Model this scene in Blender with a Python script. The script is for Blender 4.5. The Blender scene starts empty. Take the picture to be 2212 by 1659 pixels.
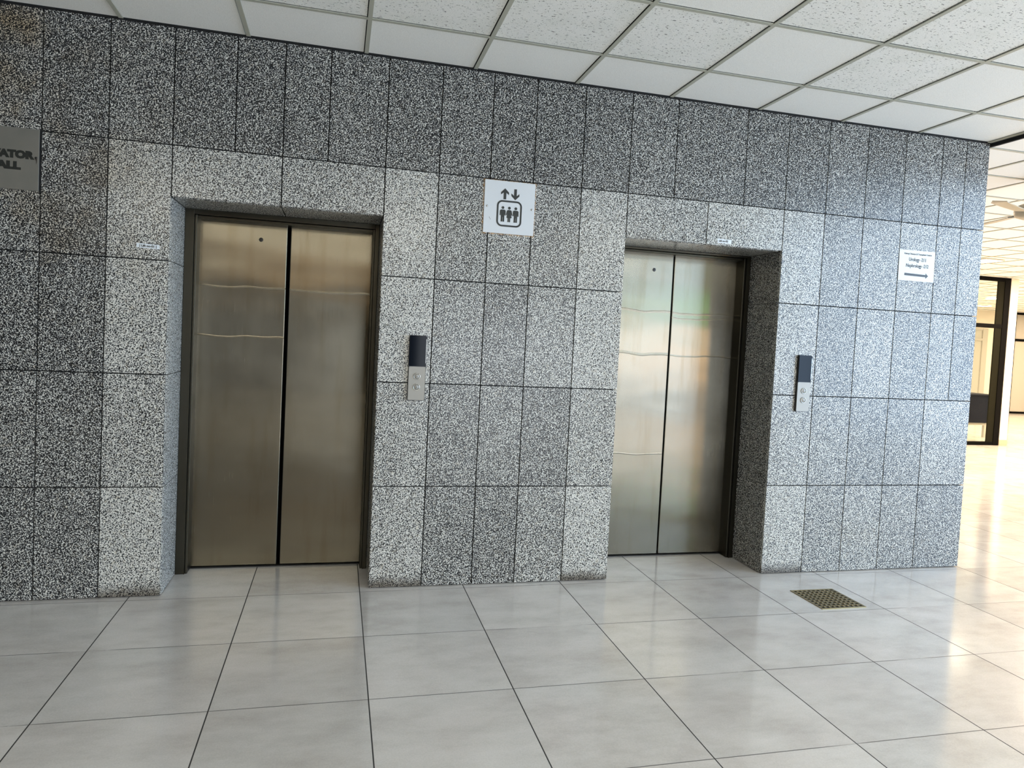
import bpy, bmesh, math, random
from mathutils import Vector, Matrix
random.seed(7)
SC = bpy.context.scene
COL = SC.collection

# ------------------------------------------------------------------ camera
cd = bpy.data.cameras.new('camera'); cam = bpy.data.objects.new('camera', cd); COL.objects.link(cam)
cam.location = (0.87366, -4.05761, 1.47442)
cam.rotation_euler = (math.radians(87.497146), math.radians(-2.844207), math.radians(-13.929616))
cd.sensor_width = 36; cd.lens = 1522.52 / 2212 * 36
cd.shift_x = -2.10 / 2212; cd.shift_y = -31.35 / 2212
cd.clip_start = 0.05; cd.clip_end = 100
SC.camera = cam
# ------------------------------------------------------------------ exposure, world, window light
vs = SC.view_settings
vs.view_transform = 'Standard'; vs.look = 'None'; vs.gamma = 1; vs.use_curve_mapping = False
vs.exposure = 0.35
wd = bpy.data.worlds.new('world'); SC.world = wd; wd.use_nodes = True
wd.node_tree.nodes['Background'].inputs[0].default_value = (0.75, 0.87, 1, 1)
wd.node_tree.nodes['Background'].inputs[1].default_value = 0.6
SC.cycles.max_bounces = 8; SC.cycles.diffuse_bounces = 5; SC.cycles.glossy_bounces = 4
SC.cycles.sample_clamp_indirect = 6

def area(name, loc, rot, sx, sy, power, color, spread=180):
    l = bpy.data.lights.new(name, 'AREA'); l.shape = 'RECTANGLE'; l.size = sx; l.size_y = sy
    l.energy = power; l.color = color; l.spread = math.radians(spread)
    o = bpy.data.objects.new(name, l); COL.objects.link(o); o.location = loc; o.rotation_euler = rot
    return o
R = math.radians
# daylight through the tall glazed front on the right of the lobby (x = 10.5), looking along -x
area('window_daylight', (10.62, -6.2, 2.15), (R(90), 0, R(90)), 9.6, 4.2, 1120, (0.53, 0.73, 1.0))
# unseen cool light added far behind the camera, fill and sheen on the pier
area('back_fill_light', (4.8, -12.5, 1.15), (R(90), 0, 0), 4.2, 2.1, 130, (0.88, 0.94, 1.0))
# warm lit doorway at the far end; high orange light added to tint door reflections
area('doorway_glow', (10.0, -12.5, 1.25), (R(90), 0, 0), 1.1, 1.3, 40, (1.0, 0.58, 0.24))
area('green_status_light', (10.38, -12.4, 2.55), (R(90), 0, 0), .25, .12, 8, (.05, 1.0, .10))
area('orange_tint_light', (.4, -12.5, 2.86), (R(90), 0, 0), 2.6, .22, 9, (1.0, 0.62, 0.28))
# warm ceiling panels of the corridor behind the lift wall
WARM = (1.0, 0.76, 0.53)
for lx, ly, p in ((7.3, 4.4, 170), (8.8, 6.9, 170), (10.4, 2.4, 170), (12.6, 4.2, 230), (11.6, 9.2, 200), (15.6, 6.3, 230), (18.6, 7.6, 180), (15.0, 11.4, 140), (20.5, 10.2, 150)):
    area('corridor_panel_light', (lx, ly, 2.955), (0, 0, 0), 1.2, 1.2, p*1.12, WARM)

# unseen lamp added high in the bay so the right door's creases catch light
area('crease_light', (7.2, -6.4, 4.46), (0, 0, 0), 2.4, .6, 90, (1.0, 0.90, 0.70))
# unseen fill lights added under the lobby ceiling, behind the camera
for ly in (-5.5, -8.6):
    for lx in (-1.2, 1.7, 4.60):
        area('lobby_fill_light', (lx, ly, 2.985), (0, 0, 0), 1.2, .6, 44, (1.0, 0.92, 0.76))

# ------------------------------------------------------------------ node helpers
def mat(name, base=(.5, .5, .5), rough=.5, metal=0.0, spec=.5, coat=0):
    m = bpy.data.materials.new(name); m.use_nodes = True
    b = m.node_tree.nodes['Principled BSDF']
    b.inputs['Base Color'].default_value = (*base, 1); b.inputs['Roughness'].default_value = rough
    b.inputs['Metallic'].default_value = metal; b.inputs['Specular IOR Level'].default_value = spec
    b.inputs['Coat Weight'].default_value = coat
    return m
class NT:
    def __init__(s, m): s.t = m.node_tree; s.b = s.t.nodes['Principled BSDF']
    def n(s, typ, **kw):
        nd = s.t.nodes.new(typ)
        for k, v in kw.items():
            if k.startswith('_'): nd.inputs[k[1:]].default_value = v
            else: setattr(nd, k, v)
        return nd
    def l(s, a, b): s.t.links.new(a, b)
    def math(s, op, a, b=0.0, c=0.0, clamp=False):
        nd = s.t.nodes.new('ShaderNodeMath'); nd.operation = op; nd.use_clamp = clamp
        for i, v in enumerate((a, b, c)):
            if isinstance(v, (int, float)): nd.inputs[i].default_value = v
            else: s.l(v, nd.inputs[i])
        return nd.outputs[0]
    def pos(s):
        g = s.n('ShaderNodeNewGeometry'); sp = s.n('ShaderNodeSeparateXYZ'); s.l(g.outputs['Position'], sp.inputs[0])
        return g.outputs['Position'], sp.outputs[0], sp.outputs[1], sp.outputs[2]
    def noise(s, vec, scale, detail=2, rough=.5, mapscale=None):
        if mapscale:
            mp = s.n('ShaderNodeMapping'); mp.inputs['Scale'].default_value = mapscale; s.l(vec, mp.inputs[0]); vec = mp.outputs[0]
        t = s.n('ShaderNodeTexNoise'); t.inputs['Scale'].default_value = scale; t.inputs['Detail'].default_value = detail
        t.inputs['Roughness'].default_value = rough; s.l(vec, t.inputs['Vector']); return t.outputs['Fac']
    def ramp(s, fac, stops, interp='LINEAR'):
        r = s.n('ShaderNodeValToRGB'); r.color_ramp.interpolation = interp
        e = r.color_ramp.elements
        while len(e) < len(stops): e.new(.5)
        for i, (p, c) in enumerate(stops):
            e[i].position = p; e[i].color = (*c, 1) if len(c) == 3 else c
        s.l(fac, r.inputs[0]); return r.outputs[0]
    def mix(s, fac, a, b, typ='MIX'):
        m = s.n('ShaderNodeMix', data_type='RGBA', blend_type=typ)
        for k, v in ((0, fac), (6, a), (7, b)):
            if isinstance(v, (int, float)): m.inputs[k].default_value = v
            elif isinstance(v, tuple): m.inputs[k].default_value = (*v, 1)
            else: s.l(v, m.inputs[k])
        return m.outputs[2]
    def step(s, v, lo, hi):   # smooth 0..1
        m = s.n('ShaderNodeMapRange', interpolation_type='SMOOTHSTEP'); s.l(v, m.inputs[0])
        m.inputs[1].default_value = lo; m.inputs[2].default_value = hi; return m.outputs[0]
    def bump(s, h, strength=.3, dist=.002):
        b = s.n('ShaderNodeBump'); b.inputs['Strength'].default_value = strength; b.inputs['Distance'].default_value = dist
        s.l(h, b.inputs['Height']); s.l(b.outputs[0], s.b.inputs['Normal'])

# ------------------------------------------------------------------ materials
SIGN = (1.6665, 1.9700, 2.0847, 2.3890)     # x0 x1 z0 z1 of the lift pictogram plate
def granite():
    m = mat('speckled_granite', rough=.2, spec=.34); t = NT(m)
    P, x, y, z = t.pos()
    at = t.n('ShaderNodeAttribute', attribute_name='tone'); sp = t.n('ShaderNodeSeparateColor'); t.l(at.outputs['Color'], sp.inputs[0])
    tone, surround, pid = sp.outputs[0], sp.outputs[1], sp.outputs[2]
    off = t.n('ShaderNodeVectorMath', operation='ADD'); t.l(P, off.inputs[0])
    cmb = t.n('ShaderNodeCombineXYZ'); t.l(t.math('MULTIPLY', pid, 40), cmb.inputs[1]); t.l(cmb.outputs[0], off.inputs[1])
    mp = t.n('ShaderNodeMapping'); mp.inputs['Rotation'].default_value = (.5, .37, .61); t.l(off.outputs[0], mp.inputs[0]); V = mp.outputs[0]
    n1 = t.noise(V, 180, 2, .5)
    n2 = t.noise(V, 12, 2, .5)
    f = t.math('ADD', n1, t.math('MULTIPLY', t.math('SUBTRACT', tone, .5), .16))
    f = t.math('ADD', f, t.math('MULTIPLY', t.math('SUBTRACT', n2, .5), .02))
    c = t.ramp(f, [(.41, (.008, .009, .010)), (.475, (.05, .05, .05)), (.53, (.30, .30, .29)), (.61, (.63, .62, .565))])
    # few warm feldspar grains
    w = t.math('MULTIPLY', t.step(t.noise(V, 55, 1), .6, .68), .35)
    c = t.mix(w, c, (.50, .40, .26), 'MULTIPLY')
    # old brown seepage on the panels at the left end of the wall
    br = t.math('MULTIPLY', t.step(x, .2, -.7), t.step(t.noise(P, 3.3, 4), .42, .75))
    br = t.math('MULTIPLY', br, t.step(z, 1.3, 1.75))
    br = t.math('MULTIPLY', br, .8)
    c = t.mix(br, c, (.62, .46, .26), 'MULTIPLY')
    # scuffed dark foot of the door surround panels
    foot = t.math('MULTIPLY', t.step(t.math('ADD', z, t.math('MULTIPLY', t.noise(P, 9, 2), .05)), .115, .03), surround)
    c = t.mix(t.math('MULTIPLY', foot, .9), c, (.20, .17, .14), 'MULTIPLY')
    # rust that ran out round the sign plate
    dx = t.math('SUBTRACT', t.math('ABSOLUTE', t.math('SUBTRACT', x, (SIGN[0]+SIGN[1])/2)), (SIGN[1]-SIGN[0])/2)
    dz = t.math('SUBTRACT', t.math('ABSOLUTE', t.math('SUBTRACT', z, (SIGN[2]+SIGN[3])/2)), (SIGN[3]-SIGN[2])/2)
    d = t.math('MAXIMUM', dx, dz)
    rs = t.step(t.math('ADD', d, t.math('MULTIPLY', t.noise(P, 38, 2), .030)), .026, .010)
    c = t.mix(t.math('MULTIPLY', rs, .8), c, (.42, .22, .06))
    t.l(c, t.b.inputs['Base Color'])
    t.l(t.math('ADD', t.math('MULTIPLY', t.noise(P, 6, 2), .12), .16), t.b.inputs['Roughness'])
    t.bump(n1, .06, .0006)
    return m
GRANITE = granite()
GROUT = mat('dark_grout', (.012, .012, .011), .9)
PLASTER = mat('cream_plaster', (.74, .68, .58), .7)
t = NT(PLASTER); P, x, y, z = t.pos(); t.l(t.mix(t.noise(P, 2.5, 3), (.76, .70, .60), (.70, .64, .54)), t.b.inputs['Base Color'])
BACKWALL = mat('lobby_back_plaster', (.2, .17, .13), .6)
t = NT(BACKWALL); P, x, y, z = t.pos()
c = t.mix(t.noise(P, .8, 3), (.075, .066, .048), (.12, .10, .07))
# unseen wall toned for the door reflections: dark left, right half set paler
c = t.mix(t.step(x, 6.2, 6.25), c, (.56, .50, .42)); t.l(c, t.b.inputs['Base Color'])

def floor_mat():
    m = mat('porcelain_floor', rough=.2, spec=1.0); t = NT(m); P, x, y, z = t.pos()
    u = t.math('DIVIDE', t.math('ADD', x, .7525), .6); v = t.math('DIVIDE', t.math('ADD', y, .0474), .6)
    def edge(a):
        fr = t.math('FRACT', a); return t.math('MINIMUM', fr, t.math('SUBTRACT', 1.0, fr))
    eu, ev = edge(u), edge(v)
    ju = t.step(eu, .0048, .0036); jv = t.step(ev, .0044, .0032)
    # the joints along the wall are filled almost flush, dark only here and there
    jv = t.math('MULTIPLY', jv, t.step(t.noise(P, 1.7, 2), .30, .48))
    j = t.math('MAXIMUM', ju, t.math('MULTIPLY', jv, .85))
    cell = t.n('ShaderNodeCombineXYZ'); t.l(t.math('FLOOR', u), cell.inputs[0]); t.l(t.math('FLOOR', v), cell.inputs[1])
    wn = t.n('ShaderNodeTexWhiteNoise', noise_dimensions='2D'); t.l(cell.outputs[0], wn.inputs['Vector'])
    off = t.n('ShaderNodeVectorMath', operation='MULTIPLY_ADD'); t.l(wn.outputs['Color'], off.inputs[0]); off.inputs[1].default_value = (9, 9, 9); t.l(P, off.inputs[2])
    n1 = t.noise(off.outputs[0], 3.2, 5, .62, (1, 2.0, 1)); n2 = t.noise(off.outputs[0], 160, 2)
    c = t.ramp(n1, [(.30, (.445, .42, .385)), (.52, (.56, .54, .505)), (.72, (.63, .61, .58))])
    c = t.mix(.25, c, t.ramp(n2, [(.35, (.46, .44, .41)), (.65, (.62, .60, .565))]))
    tint = t.mix(t.noise(off.outputs[0], 1.6, 2), (1.03, .99, .99), (.97, 1.0, 1.01))
    c = t.mix(1.0, c, tint, 'MULTIPLY')
    br = t.n('ShaderNodeMapRange'); t.l(wn.outputs['Value'], br.inputs[0]); br.inputs[3].default_value = .93; br.inputs[4].default_value = 1.06
    c = t.mix(1.0, c, br.outputs[0], 'MULTIPLY')
    c = t.mix(t.math('MULTIPLY', j, .93), c, (.012, .012, .012))
    t.l(c, t.b.inputs['Base Color'])
    r = t.math('ADD', t.math('MULTIPLY', n1, .06), .10); t.l(t.math('ADD', r, t.math('MULTIPLY', j, .4)), t.b.inputs['Roughness'])
    t.l(t.math('SUBTRACT', 1.0, j), t.b.inputs['Specular IOR Level'])
    t.bump(t.math('MULTIPLY', j, -1), .3, .001)
    return m
FLOOR = floor_mat()

def tile_mat(name, fissured):
    m = mat(name, rough=.9, spec=.2); t = NT(m); P, x, y, z = t.pos()
    n = t.noise(P, 300, 2); c = t.ramp(n, [(.3, (.70, .70, .665)), (.7, (.90, .90, .865))])
    if fissured:
        warp = t.n('ShaderNodeVectorMath', operation='ADD'); t.l(P, warp.inputs[0])
        a = t.noise(P, 1.0, 2, .5, (38, 120, 1)); b = t.noise(P, 1.0, 1, .5, (120, 60, 1))
        f = t.math('MAXIMUM', t.step(a, .635, .68), t.math('MULTIPLY', t.step(b, .675, .72), .9))
        c = t.mix(t.math('MULTIPLY', f, .9), c, (.10, .10, .09))
        c = t.mix(t.math('MULTIPLY', t.step(t.noise(P, 5, 3), .4, .7), .12), c, (.55, .62, .52), 'MULTIPLY')
        t.bump(t.math('MULTIPLY', f, -1), .5, .003)
    else:
        f = t.step(t.noise(P, 1.0, 2, .5, (60, 110, 1)), .70, .74)
        c = t.mix(t.math('MULTIPLY', f, .30), c, (.3, .3, .28))
    t.l(c, t.b.inputs['Base Color']); return m
TILE_F = tile_mat('fissured_ceiling_tile', True); TILE_P = tile_mat('plain_ceiling_tile', False)
TBAR = mat('ceiling_t_bar', (.40, .40, .33), .5)
DARK = mat('shadow_gap_black', (.004, .004, .004), .9)
BLACKM = mat('black_aluminium', (.003, .003, .003), .6, 0, .05)

def steel(name, ridges=(), base=(.17, .155, .120), rough=.24, aniso=.85, blotch=True):
    m = mat(name, base, rough, 1.0); t = NT(m); P, x, y, z = t.pos()
    t.b.inputs['Anisotropic'].default_value = aniso
    tg = t.n('ShaderNodeTangent', direction_type='UV_MAP'); t.l(tg.outputs[0], t.b.inputs['Tangent'])
    grain = t.noise(P, 1.0, 2, .5, (500, 500, 6)); cloud = t.noise(P, 3.0, 4, .6); smear = t.noise(P, 1.0, 3, .6, (14, 14, 1.4))
    c = t.mix(cloud, tuple(v*.86 for v in base), tuple(min(1, v*1.12) for v in base))
    c = t.mix(t.math('MULTIPLY', t.step(smear, .5, .75), .35), c, (.75, .66, .5), 'MULTIPLY')
    t.l(c, t.b.inputs['Base Color'])
    t.l(t.math('ADD', t.math('MULTIPLY', t.math('ADD', grain, cloud), .10), rough-.10), t.b.inputs['Roughness'])
    h = t.math('MULTIPLY', t.noise(P, 1.0, 1, .5, (1.6, 1.6, 4.5)), .9)
    if ridges:
        wob = t.math('MULTIPLY', t.math('SUBTRACT', t.noise(P, 1.0, 1, .5, (5, 5, .3)), .5), .035)
        zz = t.math('ADD', z, wob)
        for z0, w, a in ridges:
            d = t.math('ABSOLUTE', t.math('SUBTRACT', zz, z0))
            h = t.math('ADD', h, t.math('MULTIPLY', t.step(d, w, 0), a))
    h = t.math('ADD', h, t.math('MULTIPLY', grain, .004))
    t.bump(h, 1.0, .0035)
    return m
STEEL_F = steel('steel_jamb', base=(.06, .057, .046), rough=.34, aniso=0)
PLATE = mat('brushed_plate', (.30, .29, .265), .5, .45, .3)
SIGNW = mat('sign_white', (.56, .58, .59), .35)
SIGND = mat('sign_dull_steel', (.20, .20, .18), .40, .5)
t = NT(SIGND); P, x, y, z = t.pos(); t.l(t.mix(t.noise(P, 9, 3), (.22, .21, .19), (.15, .155, .14)), t.b.inputs['Base Color'])
INK = mat('black_vinyl', (.006, .009, .008), .45)
GLOSS = mat('black_gloss_glass', (.003, .005, .009), .06, 0, .10)
CASE = mat('black_plastic', (.008, .008, .008), .35)
CHROME = mat('chrome', (.45, .45, .43), .18, 1.0)
PAPER = mat('white_paper', (.66, .70, .73), .7, 0, .2)
BRASS = mat('worn_brass', (.42, .33, .17), .34, 1.0)
t = NT(BRASS); P, x, y, z = t.pos(); t.l(t.mix(t.noise(P, 14, 3), (.36, .27, .11), (.24, .21, .13)), t.b.inputs['Base Color'])
FANM = mat('fan_cream_enamel', (.42, .36, .26), .4)
FAND = mat('fan_dark_edge', (.10, .08, .05), .5)
NAVY = mat('navy_laminate', (.008, .010, .018), .6, 0, .1)
GREYM = mat('grey_aluminium', (.42, .40, .35), .4)
FROST = mat('frosted_film_glass', (.42, .41, .36), .45)
def glass_mat():
    m = mat('clear_glass', (1, 1, 1), .0); t = m.node_tree; n = t.nodes; n.remove(n['Principled BSDF'])
    tr = n.new('ShaderNodeBsdfTransparent'); tr.inputs[0].default_value = (.93, .96, .94, 1)
    gl = n.new('ShaderNodeBsdfGlossy'); gl.inputs['Roughness'].default_value = .02
    lw = n.new('ShaderNodeLayerWeight'); fr = n.new('ShaderNodeMath'); fr.operation = 'POWER'; fr.inputs[1].default_value = 5; t.links.new(lw.outputs['Facing'], fr.inputs[0]); mx = n.new('ShaderNodeMixShader')
    t.links.new(fr.outputs[0], mx.inputs[0]); t.links.new(tr.outputs[0], mx.inputs[1]); t.links.new(gl.outputs[0], mx.inputs[2])
    t.links.new(mx.outputs[0], n['Material Output'].inputs[0]); return m
GLASS = glass_mat()
def emit(name, col, s):
    m = mat(name, col); b = m.node_tree.nodes['Principled BSDF']; b.inputs['Emission Color'].default_value = (*col, 1); b.inputs['Emission Strength'].default_value = s; return m
LAMP = emit('lamp_diffuser', (1, .93, .72), 9); GREEN = emit('green_lamp', (.05, 1, .10), 150)

# ------------------------------------------------------------------ mesh helpers
class MB:
    def __init__(s):
        s.bm = bmesh.new(); s.c = s.bm.loops.layers.float_color.new('tone'); s.uv = s.bm.loops.layers.uv.new('UVMap')
    def box(s, x0, x1, y0, y1, z0, z1, mi=0, tone=(.5, 0, 0), bev=0):
        v = [s.bm.verts.new(p) for p in ((x0,y0,z0),(x1,y0,z0),(x1,y1,z0),(x0,y1,z0),(x0,y0,z1),(x1,y0,z1),(x1,y1,z1),(x0,y1,z1))]
        fs = [s.bm.faces.new([v[i] for i in q]) for q in ((3,2,1,0),(4,5,6,7),(0,1,5,4),(1,2,6,5),(2,3,7,6),(3,0,4,7))]
        for f in fs:
            f.material_index = mi
            for l in f.loops: l[s.c] = (*tone, 1)
        if bev:
            es = list({e for f in fs for e in f.edges}); bmesh.ops.bevel(s.bm, geom=es, offset=bev, segments=2, affect='EDGES', profile=.5)
        return s
    def poly(s, pts, axis_y0, axis_y1, mi=0):      # outline in x,z (counter-clockwise seen from -y), thickness in y
        a = [s.bm.verts.new((p[0], axis_y0, p[1])) for p in pts]; b = [s.bm.verts.new((p[0], axis_y1, p[1])) for p in pts]
        f = s.bm.faces.new(a); f.material_index = mi; g = s.bm.faces.new(b[::-1]); g.material_index = mi
        n = len(pts)
        for i in range(n):
            q = s.bm.faces.new((a[i], b[i], b[(i+1) % n], a[(i+1) % n])); q.material_index = mi
        return s
    def lathe(s, prof, seg=24, M=None, mi=0):     # prof (r, h), axis z then matrix M
        rings = []
        for r, h in prof:
            if r < 1e-6: rings.append([s.bm.verts.new(Vector((0, 0, h)) if not M else M @ Vector((0, 0, h)))])
            else:
                rings.append([s.bm.verts.new((M or Matrix()) @ Vector((r*math.cos(2*math.pi*k/seg), r*math.sin(2*math.pi*k/seg), h))) for k in range(seg)])
        for A, B in zip(rings, rings[1:]):
            for k in range(seg):
                k2 = (k+1) % seg
                q = [A[k % len(A)], A[k2 % len(A)], B[k2 % len(B)], B[k % len(B)]]; q = list(dict.fromkeys(q))
                if len(q) > 2:
                    f = s.bm.faces.new(q); f.material_index = mi; f.smooth = True
        return s
    def done(s, name, mats, parent=None, smooth=False):
        bm = s.bm; bmesh.ops.recalc_face_normals(bm, faces=bm.faces[:])
        for f in bm.faces:
            for l in f.loops: l[s.uv].uv = (l.vert.co.x + l.vert.co.y*.001, l.vert.co.z + l.vert.co.y*.001)
            if smooth: f.smooth = True
        me = bpy.data.meshes.new(name); bm.to_mesh(me); bm.free()
        for m in (mats if isinstance(mats, (list, tuple)) else [mats]): me.materials.append(m)
        o = bpy.data.objects.new(name, me); COL.objects.link(o)
        if parent:
            o.parent = parent; o.matrix_parent_inverse = parent.matrix_world.inverted() if parent.type != 'EMPTY' else Matrix.Translation(-parent.location)
        return o
def empty(name, loc):
    o = bpy.data.objects.new(name, None); COL.objects.link(o); o.location = loc; o.empty_display_size = .1; return o
def tag(o, label=None, cat=None, group=None, kind=None):
    if label: o['label'] = label
    if cat: o['category'] = cat
    if group: o['group'] = group
    if kind: o['kind'] = kind
    return o
def struct(o): o['kind'] = 'structure'; return o
def rrect(x0, x1, z0, z1, r, n=6):
    p = []
    for cx, cz, a0 in ((x1-r, z0+r, -90), (x1-r, z1-r, 0), (x0+r, z1-r, 90), (x0+r, z0+r, 180)):
        for k in range(n+1):
            a = math.radians(a0 + 90*k/n); p.append((cx + r*math.cos(a), cz + r*math.sin(a)))
    return p
def text(name, s, x, z, size, material, parent, align='LEFT', y=-.004, depth=.0006, bold=0, sx=1.0, rot=0):
    c = bpy.data.curves.new(name, 'FONT'); c.body = s; c.size = size; c.align_x = align; c.offset = bold; c.extrude = depth; c.resolution_u = 3
    o = bpy.data.objects.new(name + '_tmp', c); COL.objects.link(o)
    bpy.context.view_layer.update()
    me = bpy.data.meshes.new_from_object(o.evaluated_get(bpy.context.evaluated_depsgraph_get())); bpy.data.objects.remove(o)
    M = Matrix.Translation((x, y, z)) @ Matrix.Rotation(rot, 4, 'Y') @ Matrix.Rotation(math.pi/2, 4, 'X') @ Matrix.Diagonal((sx, 1, 1, 1))
    me.transform(M); me.materials.clear(); me.materials.append(material); me.name = name
    q = bpy.data.objects.new(name, me); COL.objects.link(q); q.parent = parent; q.matrix_parent_inverse = Matrix.Translation(-parent.location)
    return q

# ------------------------------------------------------------------ the setting
HC = 3.0034            # lobby ceiling
HK = 2.975             # corridor ceiling
FX, FY = -.7525, -.0474
XE = 5.245             # end of the granite wall
struct(MB().box(-8.2, 27, -13.2, 13.2, -.2, 0).done('floor', FLOOR))

D1 = (0.0, 1.097); D2 = (2.559, 3.648); HO = 2.128; YD = .346
YB = 0.9
g = MB()               # core of the lift wall, dark grout behind the stone
g.box(-8, D1[0]-.02, .02, YB, 0, HC-.012); g.box(D1[1]+.02, D2[0]-.02, .02, YB, 0, HC-.012); g.box(D2[1]+.02, XE-.02, .02, YB, 0, HC-.012)
for d in (D1, D2):
    g.box(d[0]-.02, d[1]+.02, .02, YB, HO+.02, HC-.012); g.box(d[0]-.02, d[1]+.02, .62, YB, 0, HO+.02)
wall = struct(g.done('wall_front', GROUT))
# granite cladding
xc = [-.605, -.302, 0, .305, .548, .785, 1.097, 1.399, 1.697, 1.958, 2.258, 2.559, 2.864, 3.348, 3.648, 3.953, 4.252, 4.553, 4.852, 5.051, XE]
left = [-8+.05] + [-.605-.302*k for k in range(23, 0, -1)]
Z = [0.003, .592, 1.192, 1.793, 2.396, HC-.007]
G = .0030
gp = MB(); pid = [0]
def panel(x0, x1, z0, z1, surround=0, y0=0, y1=.02, tone=None):
    pid[0] += 1
    tn = (.5 + random.uniform(-.10, .10) + (.22 if surround else 0)) if tone is None else tone
    gp.box(x0+G, x1-G, y0, y1, z0+G, z1-G*(0 if z1 > 2.9 else 1), 0, (tn, float(surround), random.random()))
for r in range(5):
    z0, z1 = Z[r], Z[r+1]
    if r == 4:
        xs = left + xc
        for a, b in zip(xs, xs[1:]): panel(a, b, z0, z1, 0, tone=.34 + random.uniform(-.06, .06))
        continue
    xs = left + xc[:3]
    for a, b in zip(xs, xs[1:]): panel(a, b, z0, z1, 1 if b == 0 else 0, tone=None if b == 0 else .36+random.uniform(-.06, .06))
    xs = xc[6:12]
    for a, b in zip(xs, xs[1:]): panel(a, b, z0, z1, 1 if a == xs[0] or b == xs[-1] else 0)
    xs = xc[14:19] + ([xc[19]] if r > 1 else []) + [XE]
    for a, b in zip(xs, xs[1:]): panel(a, b, z0, z1, 1 if a == xs[0] else 0)
    if r == 3:
        for d, m_ in ((D1, .548), (D2, 3.103)):
            panel(d[0], m_, HO, z1, 1); panel(m_, d[1], HO, z1, 1)
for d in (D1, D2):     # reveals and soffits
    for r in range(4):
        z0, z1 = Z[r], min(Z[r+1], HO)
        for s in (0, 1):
            pid[0] += 1; tn = ((.76, .44)[s] + random.uniform(-.03, .03), 0, random.random())  # left reveal lighter, right darker: side shading put into the panel tone
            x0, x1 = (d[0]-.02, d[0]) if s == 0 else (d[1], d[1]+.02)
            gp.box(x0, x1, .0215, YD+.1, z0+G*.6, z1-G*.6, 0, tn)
    m_ = (d[0]+d[1])/2
    for a, b in ((d[0], m_), (m_, d[1])): gp.box(a+G, b-G, .0215, YD+.1, HO, HO+.02, 0, (.62, 0, random.random()))
# end of the wall, facing the corridor
for a, b in zip(Z, Z[1:]): gp.box(XE-.02, XE, .0215, .46, a+G, b-G, 0, (.5, 0, .3)); gp.box(XE-.02, XE, .465, YB, a+G, b-G, 0, (.5, 0, .7))
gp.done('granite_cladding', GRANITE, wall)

# lobby ceiling: plenum board, T bars, tiles
CX, CY, CS = -.2575, -.4439, .61287
c = MB().box(-8, 5.245, -12.6, YB, HC+.03, HC+.12); ceil = struct(c.done('ceiling', DARK))
bars = MB(); tiles = MB(); hb = .0110
xg = [CX + CS*i for i in range(-13, 10)]; xg = [x for x in xg if -8 < x < 5.20]
yg = [CY - CS*j for j in range(0, 20)]
for x in xg: bars.box(x-hb, x+hb, -12.6, -.001, HC, HC+.004)
for y in yg: bars.box(-8, 5.245, y-hb, y+hb, HC+.0005, HC+.0045)
bars.box(5.215, 5.245, -12.6, .0, HC-.002, HC+.004)
fiss = {(1,1),(2,1),(3,1),(4,1),(6,1),(2,2),(3,2),(5,2),(6,2),(0,1)}
xl = [-8] + xg + [5.24]; yl = [0.0] + yg
tp = MB()
for i in range(len(xl)-1):
    col = round((xl[i]-CX)/CS) if i else -99
    for j in range(len(yl)-1):
        x0, x1, y1, y0 = xl[i]+hb*.6, xl[i+1]-hb-.0045, yl[j]-(hb+.0045 if j else .002), yl[j+1]+hb*.6
        if i == len(xl)-2: x1 = xl[i+1]
        f = (col, j) in fiss or (j > 2 and (col*7+j*5) % 3 != 0)
        mb = tiles if f else tp
        mb.box(x0, x1, y0, y1, HC+.006, HC+.02)
bars.done('ceiling_t_bars', TBAR, ceil); tiles.done('fissured_tiles', TILE_F, ceil); tp.done('plain_tiles', TILE_P, ceil)
# dark shadow gap on top of the granite
struct(MB().box(-8, XE+.002, -.004, .03, HC-.006, HC+.02).done('trim_1', DARK))
# step between lobby ceiling and corridor ceiling, and the bulkheads of the tall window bay
struct(MB().box(5.245, 5.262, -12.6, YB, HK+.001, 4.6).done('trim_2', DARK))
struct(MB().box(5.262, 10.9, -1.02, -1.0, HK, 4.6).done('trim_3', PLASTER))
struct(MB().box(5.262, 10.9, -12.6, -1.0, 4.5, 4.6).done('ceiling_bay', PLASTER))
# corridor ceiling
kc = struct(MB().box(5.262, 27, -1.0, 13.1, HK+.02, HK+.1).done('ceiling_corridor', DARK))
kb = MB(); kt = MB(); ks = .585
kx = [5.76 + ks*i for i in range(0, 36)]; ky = [.02 + ks*j for j in range(-1, 22)]
for x in kx: kb.box(x-.012, x+.012, -1.0, 13.1, HK, HK+.004)
for y in ky: kb.box(5.262, 27, y-.012, y+.012, HK+.0005, HK+.0045)
kxl = [5.262] + kx; kyl = [-1.0] + ky + [13.1]
for a, b in zip(kxl, kxl[1:]):
    for e, f in zip(kyl, kyl[1:]): kt.box(a+.004, b-.017, e+.004, f-.017 if f < 13 else f, HK+.005, HK+.018)
kb.done('corridor_t_bars', TBAR, kc); kt.done('corridor_tiles', TILE_P, kc)

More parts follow.
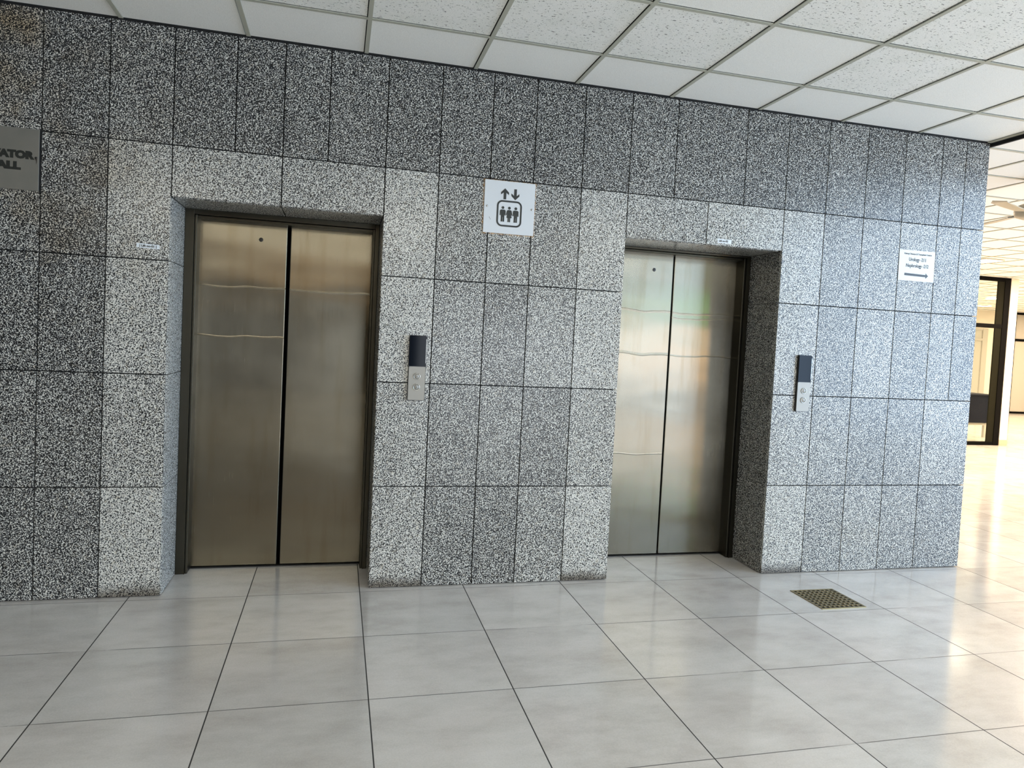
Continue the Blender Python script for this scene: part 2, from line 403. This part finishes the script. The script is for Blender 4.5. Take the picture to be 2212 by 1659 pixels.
# outer walls
struct(MB().box(-8.2, -8, -13, YB, 0, 3.1).done('wall_left', BACKWALL))
w = MB(); w.box(-8, 2.6, -12.75, -12.6, 0, 4.6); w.box(7.0, 10.9, -12.75, -12.6, 0, 4.6); w.box(2.6, 7.0, -12.75, -12.6, 2.3, 4.6)
struct(w.done('wall_back', BACKWALL))
w = MB(); w.box(10.7, 10.9, -1.3, -.5, 0, 4.6); w.box(10.7, 10.9, -12.6, -11.1, 0, 4.6); w.box(10.7, 10.9, -11.1, -1.3, 4.3, 4.6); w.box(10.9, 27, -.65, -.5, 0, 3.2)
struct(w.done('wall_right', PLASTER))
struct(MB().box(26.8, 27, -.5, 13.1, 0, 3.1).done('wall_corridor_end', PLASTER))
w = MB(); w.box(4.5, 20.05, 12.6, 12.8, 0, 3.1); w.box(22.6, 27, 12.6, 12.8, 0, 3.1); w.box(20.05, 22.6, 12.78, 12.9, 0, 3.1)
struct(w.done('wall_corridor_far', PLASTER))
# pier at the end of the glazed office front, and the office shell behind it
w = MB(); w.box(12.405, 12.575, 6.0, 6.22, 0, HK); pier = struct(w.done('wall_pier', PLASTER))
sk = MB().box(12.400, 12.580, 5.992, 6.228, 0, .10, bev=.002); struct(sk.done('baseboard_pier', mat('stone_skirting', (.45, .36, .26), .4)))
# window frame of the tall bay
w = MB()
for y in (-11.1, -8.65, -6.2, -3.75, -1.3): w.box(10.50, 10.60, y-.04, y+.04, 0, 4.3)
for z in (.0, 2.4, 4.24): w.box(10.50, 10.60, -11.1, -1.3, z, z+.07)
struct(w.done('window_1', BLACKM))
w = MB()
for x in (2.6, 4.07, 5.53, 7.0): w.box(x-.04, x+.04, -12.66, -12.56, 0, 2.3)
w.box(2.6, 7.0, -12.66, -12.56, 2.22, 2.3); w.box(2.6, 7.0, -12.66, -12.56, 0, .08)
struct(w.done('window_2', BLACKM))

# ------------------------------------------------------------------ lift doors
def lift_door(n, d, seam, lo, hi, gap, zh, hole, lr, rr):
    e = struct(empty('door_%d' % n, ((d[0]+d[1])/2, .45, 0)))
    # steel frame: stepped jambs and head
    f = MB()
    f.box(d[0]+.001, lo-.014, YD, .47, 0, HO-.001, bev=.002); f.box(lo-.014, lo, YD+.008, .47, 0, zh+.015, bev=.003)
    f.box(lo-.0175, lo-.0145, YD-.004, YD+.01, 0, zh+.02)
    f.box(hi+.014, d[1]-.001, YD, .47, 0, HO-.001, bev=.002); f.box(hi, hi+.014, YD+.008, .47, 0, zh+.015, bev=.003)
    f.box(hi+.0145, hi+.0175, YD-.004, YD+.01, 0, zh+.02)
    f.box(lo-.014, hi+.014, YD, .47, zh+.016, HO-.001, bev=.002); f.box(lo-.010, hi+.010, YD+.03, .47, zh, zh+.016, bev=.003)
    f.done('door_frame', STEEL_F, e)
    for s, (a, b, rg) in enumerate(((lo-.02, seam-gap/2, lr), (seam+gap/2, hi+.02, rr))):
        p = MB().box(a, b, .45, .485, .010, zh+.03, bev=.004).done('door_panel', steel('door_steel_%d%d' % (n, s), rg, base=(.17, .155, .120) if n == 1 else (.24, .225, .185)), e)  # right door's steel set paler, its brighter reflection put into the colour
        if s == 0:
            h = MB().lathe([(0, -.001), (.0095, -.001), (.0115, -.0005), (.0125, .001)], 20, Matrix.Translation((hole[0], .4488, hole[1])) @ Matrix.Rotation(math.pi/2, 4, 'X') @ Matrix.Diagonal((1, 1, -1, 1)))
            h.done('key_hole', CASE, p)
    MB().box(lo-.02, hi+.02, .44, .60, .0, .006).done('door_sill', mat('sill_%d' % n, (.05, .05, .05), .5, .6), e)
    MB().box(d[0]-.015, d[1]+.015, .60, .615, .006, HO).done('shaft_screen', DARK, e)
    return e
lift_door(1, D1, .5655, .0655, 1.057, .020, 2.082, (.405, 1.992), [(1.70, .008, .22), (1.405, .007, .16)], [(1.70, .008, .22)])
lift_door(2, D2, 3.116, 2.625, 3.600, .009, 2.098, (2.968, 1.996), [(1.71, .009, .24), (1.415, .011, .30), (.72, .006, .12)], [(1.71, .008, .22), (1.675, .006, .15), (1.415, .006, .15)])

# ------------------------------------------------------------------ call panels
def call_panel(cx, z0, label):
    w, h, zs = .100, .374, .196
    e = tag(empty('lift_call_panel', (cx, 0, z0)), label, 'call panel', 'lift call panels on the granite wall')
    x0, x1 = cx-w/2, cx+w/2
    b = MB().poly(rrect(x0, x1, z0, z0+h, .010), -.016, .001); b.done('housing', CASE, e)
    dsp = MB().poly(rrect(x0+.0015, x1-.0015, z0+zs, z0+h-.002, .008), -.0215, -.0155).done('display_glass', GLOSS, e)
    MB().box(x1-.0042, x1-.0030, -.0222, -.0214, z0+zs+.02, z0+h-.02).done('display_edge', CHROME, dsp)
    fp = MB().poly(rrect(x0+.003, x1-.003, z0+.003, z0+zs, .007), -.0200, -.0155)
    fp.box(x0+.006, x1-.006, -.0206, -.0195, z0+zs-.020, z0+zs-.0185)
    fp = fp.done('faceplate', PLATE, e)
    tag(fp, 'brushed steel faceplate')
    for zz, up in ((z0+.139, 1), (z0+.078, 0)):
        M = Matrix.Translation((cx, -.020, zz)) @ Matrix.Rotation(math.pi/2, 4, 'X')
        bt = MB().lathe([(0, .003), (.0135, .003), (.0148, .0015), (.0152, -.001)], 28, M).done('call_button', PLATE, e)
        MB().lathe([(.0158, 0), (.0162, .0042), (.0180, .0048), (.0196, .0036), (.0200, 0)], 28, M).done('button_ring', CHROME, bt)
        s = 1 if up else -1
        MB().poly([(cx-.0045, zz-.003*s), (cx+.0045, zz-.003*s), (cx, zz+.005*s)][::s], -.0238, -.0228).done('arrow_mark', mat('arrow_grey', (.16, .16, .15), .5), bt)
    return e
call_panel(1.3205, 1.0925, 'black and steel lift call panel right of the left lift door')
call_panel(3.8660, 1.0870, 'black and steel lift call panel right of the right lift door')

# ------------------------------------------------------------------ pictogram plate between the doors
x0, x1, z0, z1 = SIGN; S = x1-x0
e = tag(empty('lift_sign', (x0, 0, z0)), 'square white plate with up and down arrows over three people, between the lifts', 'sign')
MB().box(x0, x1, -.006, .001, z0, z1, bev=.0012).done('sign_plate', SIGNW, e)
def UV(u, v): return (x0 + u*S, z1 - v*S)
ya, yb = -.0072, -.0062
def ccw(p):
    a = sum(p[i][0]*p[(i+1) % len(p)][1] - p[(i+1) % len(p)][0]*p[i][1] for i in range(len(p))); return p if a > 0 else p[::-1]
def pict(name, polys):
    m = MB()
    for p in polys: m.poly(ccw([UV(*q) for q in p]), ya, yb)
    return m.done(name, INK, e)
up = [(.400,.140),(.478,.215),(.478,.262),(.426,.218),(.426,.348),(.374,.348),(.374,.218),(.322,.262),(.322,.215)]
pict('up_arrow', [up]); pict('down_arrow', [[(u+.206, .486-v) for u, v in up]])
m = MB()           # rounded frame as a ring of quads
o_ = rrect(*UV(.252, 0)[:1], UV(.748, 0)[0], UV(0, .868)[1], UV(0, .366)[1], .105*S); i_ = rrect(UV(.285, 0)[0], UV(.715, 0)[0], UV(0, .835)[1], UV(0, .399)[1], .072*S)
for k in range(len(o_)):
    k2 = (k+1) % len(o_); m.poly([o_[k], o_[k2], i_[k2], i_[k]], ya, yb)
m.done('cabin_outline', INK, e)
def head(cu): return [(cu + .027*math.cos(a*math.pi/8), .508 + .027*math.sin(a*math.pi/8)) for a in range(16)]
def man(cu): return [(cu-.032,.545),(cu+.032,.545),(cu+.056,.562),(cu+.058,.655),(cu+.040,.657),(cu+.034,.600),(cu+.034,.775),(cu+.003,.775),(cu+.003,.690),(cu-.003,.690),(cu-.003,.775),(cu-.034,.775),(cu-.034,.600),(cu-.040,.657),(cu-.058,.655),(cu-.056,.562)]
def woman(cu): return [(cu-.026,.545),(cu+.026,.545),(cu+.046,.560),(cu+.063,.640),(cu+.048,.648),(cu+.034,.600),(cu+.052,.695),(cu+.026,.700),(cu+.026,.775),(cu+.003,.775),(cu+.003,.702),(cu-.003,.702),(cu-.003,.775),(cu-.026,.775),(cu-.026,.700),(cu-.052,.695),(cu-.034,.600),(cu-.048,.648),(cu-.063,.640),(cu-.046,.560)]
pict('man_pictogram', [head(.372), man(.372)]); pict('woman_pictogram', [head(.5), woman(.5)]); pict('man_pictogram', [head(.628), man(.628)])
def screw(u, v, par, r=.006, x=None, z=None, m_=None):
    p = UV(u, v) if x is None else (x, z)
    MB().lathe([(0, .004), (r*.6, .0034), (r, .0012), (r, -.001)], 16, Matrix.Translation((p[0], -.006, p[1])) @ Matrix.Rotation(math.pi/2, 4, 'X')).done('screw', m_ or CHROME, par)
screw(.06, .50, e); screw(.945, .50, e)
MB().poly(ccw([UV(.105,.705), UV(.112,.70), UV(.142,.755), UV(.136,.757)]), ya+.0006, yb).done('scratch', mat('scratch_grey', (.2, .2, .2), .6), e)

# ------------------------------------------------------------------ hall name plate at the left edge
e = tag(empty('hall_sign', (-.758, 0, 2.095)), 'dull grey square metal plate with heavy black lettering, high at the left end', 'sign')
MB().box(-.908, -.611, -.008, .001, 2.095, 2.400, bev=.0015).done('sign_plate', SIGND, e)
MB().box(-.6105, -.6045, -.003, .001, 2.088, 2.403).done('edge_gap', DARK, e)
text('lettering', 'ELEVATOR', -.638, 2.252, .048, INK, e, 'RIGHT', -.0088, bold=.0040, sx=1.12)
text('lettering', 'HALL', -.694, 2.196, .048, INK, e, 'RIGHT', -.0088, bold=.0040, sx=1.26)
screw(0, 0, e, .0075, -.6245, 2.258, CASE)
MB().poly(ccw([(-.6290, 2.254), (-.6195, 2.256), (-.6200, 2.238), (-.6225, 2.226), (-.6245, 2.244)]), -.0086, -.0079).done('rust_drip', mat('rust_drip', (.02, .014, .01), .8), e)

# ------------------------------------------------------------------ paper notice and the two lift labels
e = tag(empty('paper_notice', (4.702, 0, 2.004)), 'white paper notice with Urology and Nephrology lines over a black right arrow', 'notice')
MB().poly([(4.5565, 2.0045), (4.8505, 2.0040), (4.8480, 2.2130), (4.5545, 2.2135)], -.0022, -.0008).done('paper_sheet', PAPER, e)
text('lettering', 'Kidney Disease & Transplant Centre', 4.707, 2.183, .0152, INK, e, 'CENTER', -.0028, bold=.0002)
text('lettering', 'Urology -211', 4.706, 2.140, .0335, INK, e, 'CENTER', -.0028, bold=.0004, sx=.80)
text('lettering', 'Nephrology -212', 4.706, 2.098, .0335, INK, e, 'CENTER', -.0028, bold=.0004, sx=.80)
MB().poly(ccw([(4.606,2.0565),(4.780,2.0520),(4.780,2.0625),(4.801,2.0445),(4.780,2.0265),(4.780,2.0370),(4.606,2.0400)]), -.0032, -.0022).done('arrow_mark', INK, e)
e = tag(empty('lift_label', (-.104, 0, 1.85)), 'small white paper strip with lift number, left of the left door', 'label')
MB().poly([(-.159, 1.8525), (-.0488, 1.8485), (-.0488, 1.8705), (-.159, 1.8755)], -.0016, -.0004).done('paper_strip', PAPER, e)
text('lettering', '| Lift no-01 |', -.104, 1.8565, .0165, INK, e, 'CENTER', -.0022, bold=.0004, rot=R(2))
e = tag(empty('lift_label', (3.229, 0, 2.145)), 'small white paper strip with lift number, above the right door', 'label')
MB().poly([(3.1815, 2.1450), (3.2775, 2.1445), (3.2785, 2.1690), (3.1805, 2.1705)], -.0016, -.0004).done('paper_strip', PAPER, e)
text('lettering', 'Lift no-02', 3.222, 2.1525, .0165, INK, e, 'CENTER', -.0022, bold=.0004)

# ------------------------------------------------------------------ brass floor grates
def grate(x0, y1, label, s=.300, n=9):
    e = tag(empty('floor_grate', (x0+s/2, y1-s/2, 0)), label, 'floor grate', 'square brass floor grates')
    y0 = y1-s; x1 = x0+s; b = .006
    f = MB(); f.box(x0, x1, y0, y0+b, 0, .0035); f.box(x0, x1, y1-b, y1, 0, .0035); f.box(x0, x0+b, y0+b, y1-b, 0, .0035); f.box(x1-b, x1, y0+b, y1-b, 0, .0035)
    f.done('grate_frame', BRASS, e)
    MB().box(x0+b, x1-b, y0+b, y1-b, .0002, .0006).done('drain_pit', DARK, e)
    p = (s-2*b)/n; g_ = MB(); w = p*.21
    for i in range(n+1):
        a = x0+b+p*i; lo = max(a-w, x0+b); hi = min(a+w, x1-b); g_.box(lo, hi, y0+b, y1-b, .0007, .0028)
        a = y0+b+p*i; lo = max(a-w, y0+b); hi = min(a+w, y1-b); g_.box(x0+b, x1-b, lo, hi, .0007, .0030)
    for i in range(1, n):
        for j in range(1, n):
            g_.lathe([(p*.24, .0028), (p*.16, .0052), (0, .0058)], 8, Matrix.Translation((x0+b+p*i, y0+b+p*j, 0)))
    g_.done('grate_lattice', BRASS, e)
grate(3.650, -.312, 'square brass floor grate in front of the granite right of the right lift')
grate(4.975, -.745, 'square brass floor grate cut by the right edge of the picture')

# ------------------------------------------------------------------ corridor: fan, lamps, glazed office front
hx, hy, hz = 6.26, .53, 2.70
e = tag(empty('ceiling_fan', (hx, hy, hz)), 'cream ceiling fan under the corridor ceiling, cut by the right edge', 'ceiling fan')
MB().lathe([(0, HK), (.05, HK), (.045, HK-.05), (.014, HK-.06), (.014, hz+.06), (0, hz+.06)], 20, Matrix.Translation((hx, hy, 0))).done('down_rod', FANM, e)
MB().lathe([(0, .07), (.06, .065), (.105, .045), (.11, 0), (.10, -.035), (.05, -.055), (0, -.06)], 28, Matrix.Translation((hx, hy, hz))).done('motor_housing', FANM, e)
for k, ang in enumerate((204, 324, 84)):
    a = math.radians(ang); M = Matrix.Translation((hx, hy, hz)) @ Matrix.Rotation(a, 4, 'Z') @ Matrix.Rotation(R(-9), 4, 'X')
    b = MB(); pts = [(.17, -.05), (.40, -.062), (.63, -.066), (.66, -.05), (.665, .05), (.64, .064), (.40, .058), (.17, .05)]
    lo = [b.bm.verts.new(M @ Vector((p[0], p[1], -.003 - .02*(p[1]/.06)**2))) for p in pts]; hi = [b.bm.verts.new(M @ Vector((p[0], p[1], .003 - .02*(p[1]/.06)**2))) for p in pts]
    b.bm.faces.new(lo[::-1]); b.bm.faces.new(hi)
    for i in range(len(pts)): b.bm.faces.new((lo[i], lo[(i+1) % 8], hi[(i+1) % 8], hi[i]))
    bl = b.done('blade', FANM, e)
    q = MB(); q.box(.09, .20, -.014, .014, -.012, -.004)
    for v in q.bm.verts: v.co = M @ v.co
    q.done('blade_bracket', FAND, bl)
def downlight(x, y, z, label, grp, r=.09):
    e = tag(empty('downlight', (x, y, z)), label, 'ceiling light', grp)
    MB().lathe([(r*1.25, 0), (r*1.22, -.012), (r, -.014), (r*.98, -.004)], 28, Matrix.Translation((x, y, z))).done('trim_ring', PLASTER, e)
    MB().lathe([(0, -.006), (r*.97, -.006), (r*.98, -.002)], 28, Matrix.Translation((x, y, z))).done('diffuser', LAMP, e)

def glazed(name, label, xa, xb, y, ztr, ztop, posts, m_frame, m_glass, pw=.06, dep=.08, inner=None):
    e = tag(empty(name, ((xa+xb)/2, y, 0)), label, 'glass partition')
    for p in posts: MB().box(p-pw, p+pw, y, y+dep, 0, ztop).done('post', m_frame, e)
    MB().box(xa+pw, xb-pw, y+.005, y+dep-.005, ztop-.06, ztop).done('top_rail', m_frame, e)
    MB().box(xa+pw, xb-pw, y+.005, y+dep-.005, ztr-.035, ztr+.035).done('transom', m_frame, e)
    MB().box(xa+pw, xb-pw, y+.005, y+dep-.005, 0, .06).done('bottom_rail', m_frame, e)
    for a, b in zip(posts, posts[1:]):
        MB().box(a+pw, b-pw, y+dep/2, y+dep/2+.008, .06, ztr-.035).done('glass_pane', m_glass, e)
        MB().box(a+pw, b-pw, y+dep/2, y+dep/2+.008, ztr+.035, ztop-.06).done('glass_pane', m_glass, e)
    return e
ge = glazed('glass_partition', 'black framed glass office front at the far end of the granite wall', 9.0, 12.395, 6.0, 2.12, HK-.003, [9.06, 10.7, 12.335], BLACKM, GLASS)
glazed('glass_partition', 'frosted glass screen at the right edge of the picture beyond the pier', 20.1, 22.5, 12.5, 2.17, HK-.003, [20.13, 21.3, 22.47], BLACKM, FROST, pw=.03, dep=.06)
MB().box(12.135, 12.275, 6.012, 6.035, .06, HK-.06).done('door_stile', mat('dark_green_stile', (.010, .010, .006), .6, 0, .05), ge)
# behind the glass
glazed('glass_partition', 'grey framed far screen seen through the black framed office front', 17.4, 19.2, 12.50, 2.12, 2.45, [17.45, 19.07], GREYM, FROST, pw=.09, dep=.06)
e = tag(empty('office_desk', (12.5, 7.3, 0)), 'dark navy fronted desk on metal legs behind the office glass', 'desk')
MB().box(11.5, 13.45, 6.98, 7.62, .815, .845, bev=.003).done('desk_top', NAVY, e)
MB().box(11.6, 13.42, 7.0, 7.02, .29, .815).done('modesty_panel', NAVY, e)
for x in (11.62, 13.20):
    for y in (7.03, 7.55): MB().box(x, x+.05, y, y+.05, 0, .815).done('leg', GREYM, e)
for y in (7.035, 7.555): MB().box(11.67, 13.20, y, y+.04, .24, .285).done('stretcher', GREYM, e)
gl = 'round downlights beyond the office glass'
downlight(15.72, 9.34, 2.975, 'nearer of two round downlights seen through the office glass', gl, .16)
downlight(17.58, 11.24, 2.975, 'farther of two round downlights seen through the office glass', gl, .18)
e = tag(empty('corridor_light', (10.1, 4.44, HK)), 'glowing warm ceiling light above the black framed office front', 'ceiling light')
MB().box(9.93, 10.27, 4.27, 4.61, HK-.012, HK-.001).done('light_frame', PLASTER, e); MB().box(9.95, 10.25, 4.29, 4.59, HK-.016, HK-.011).done('diffuser', LAMP, e)
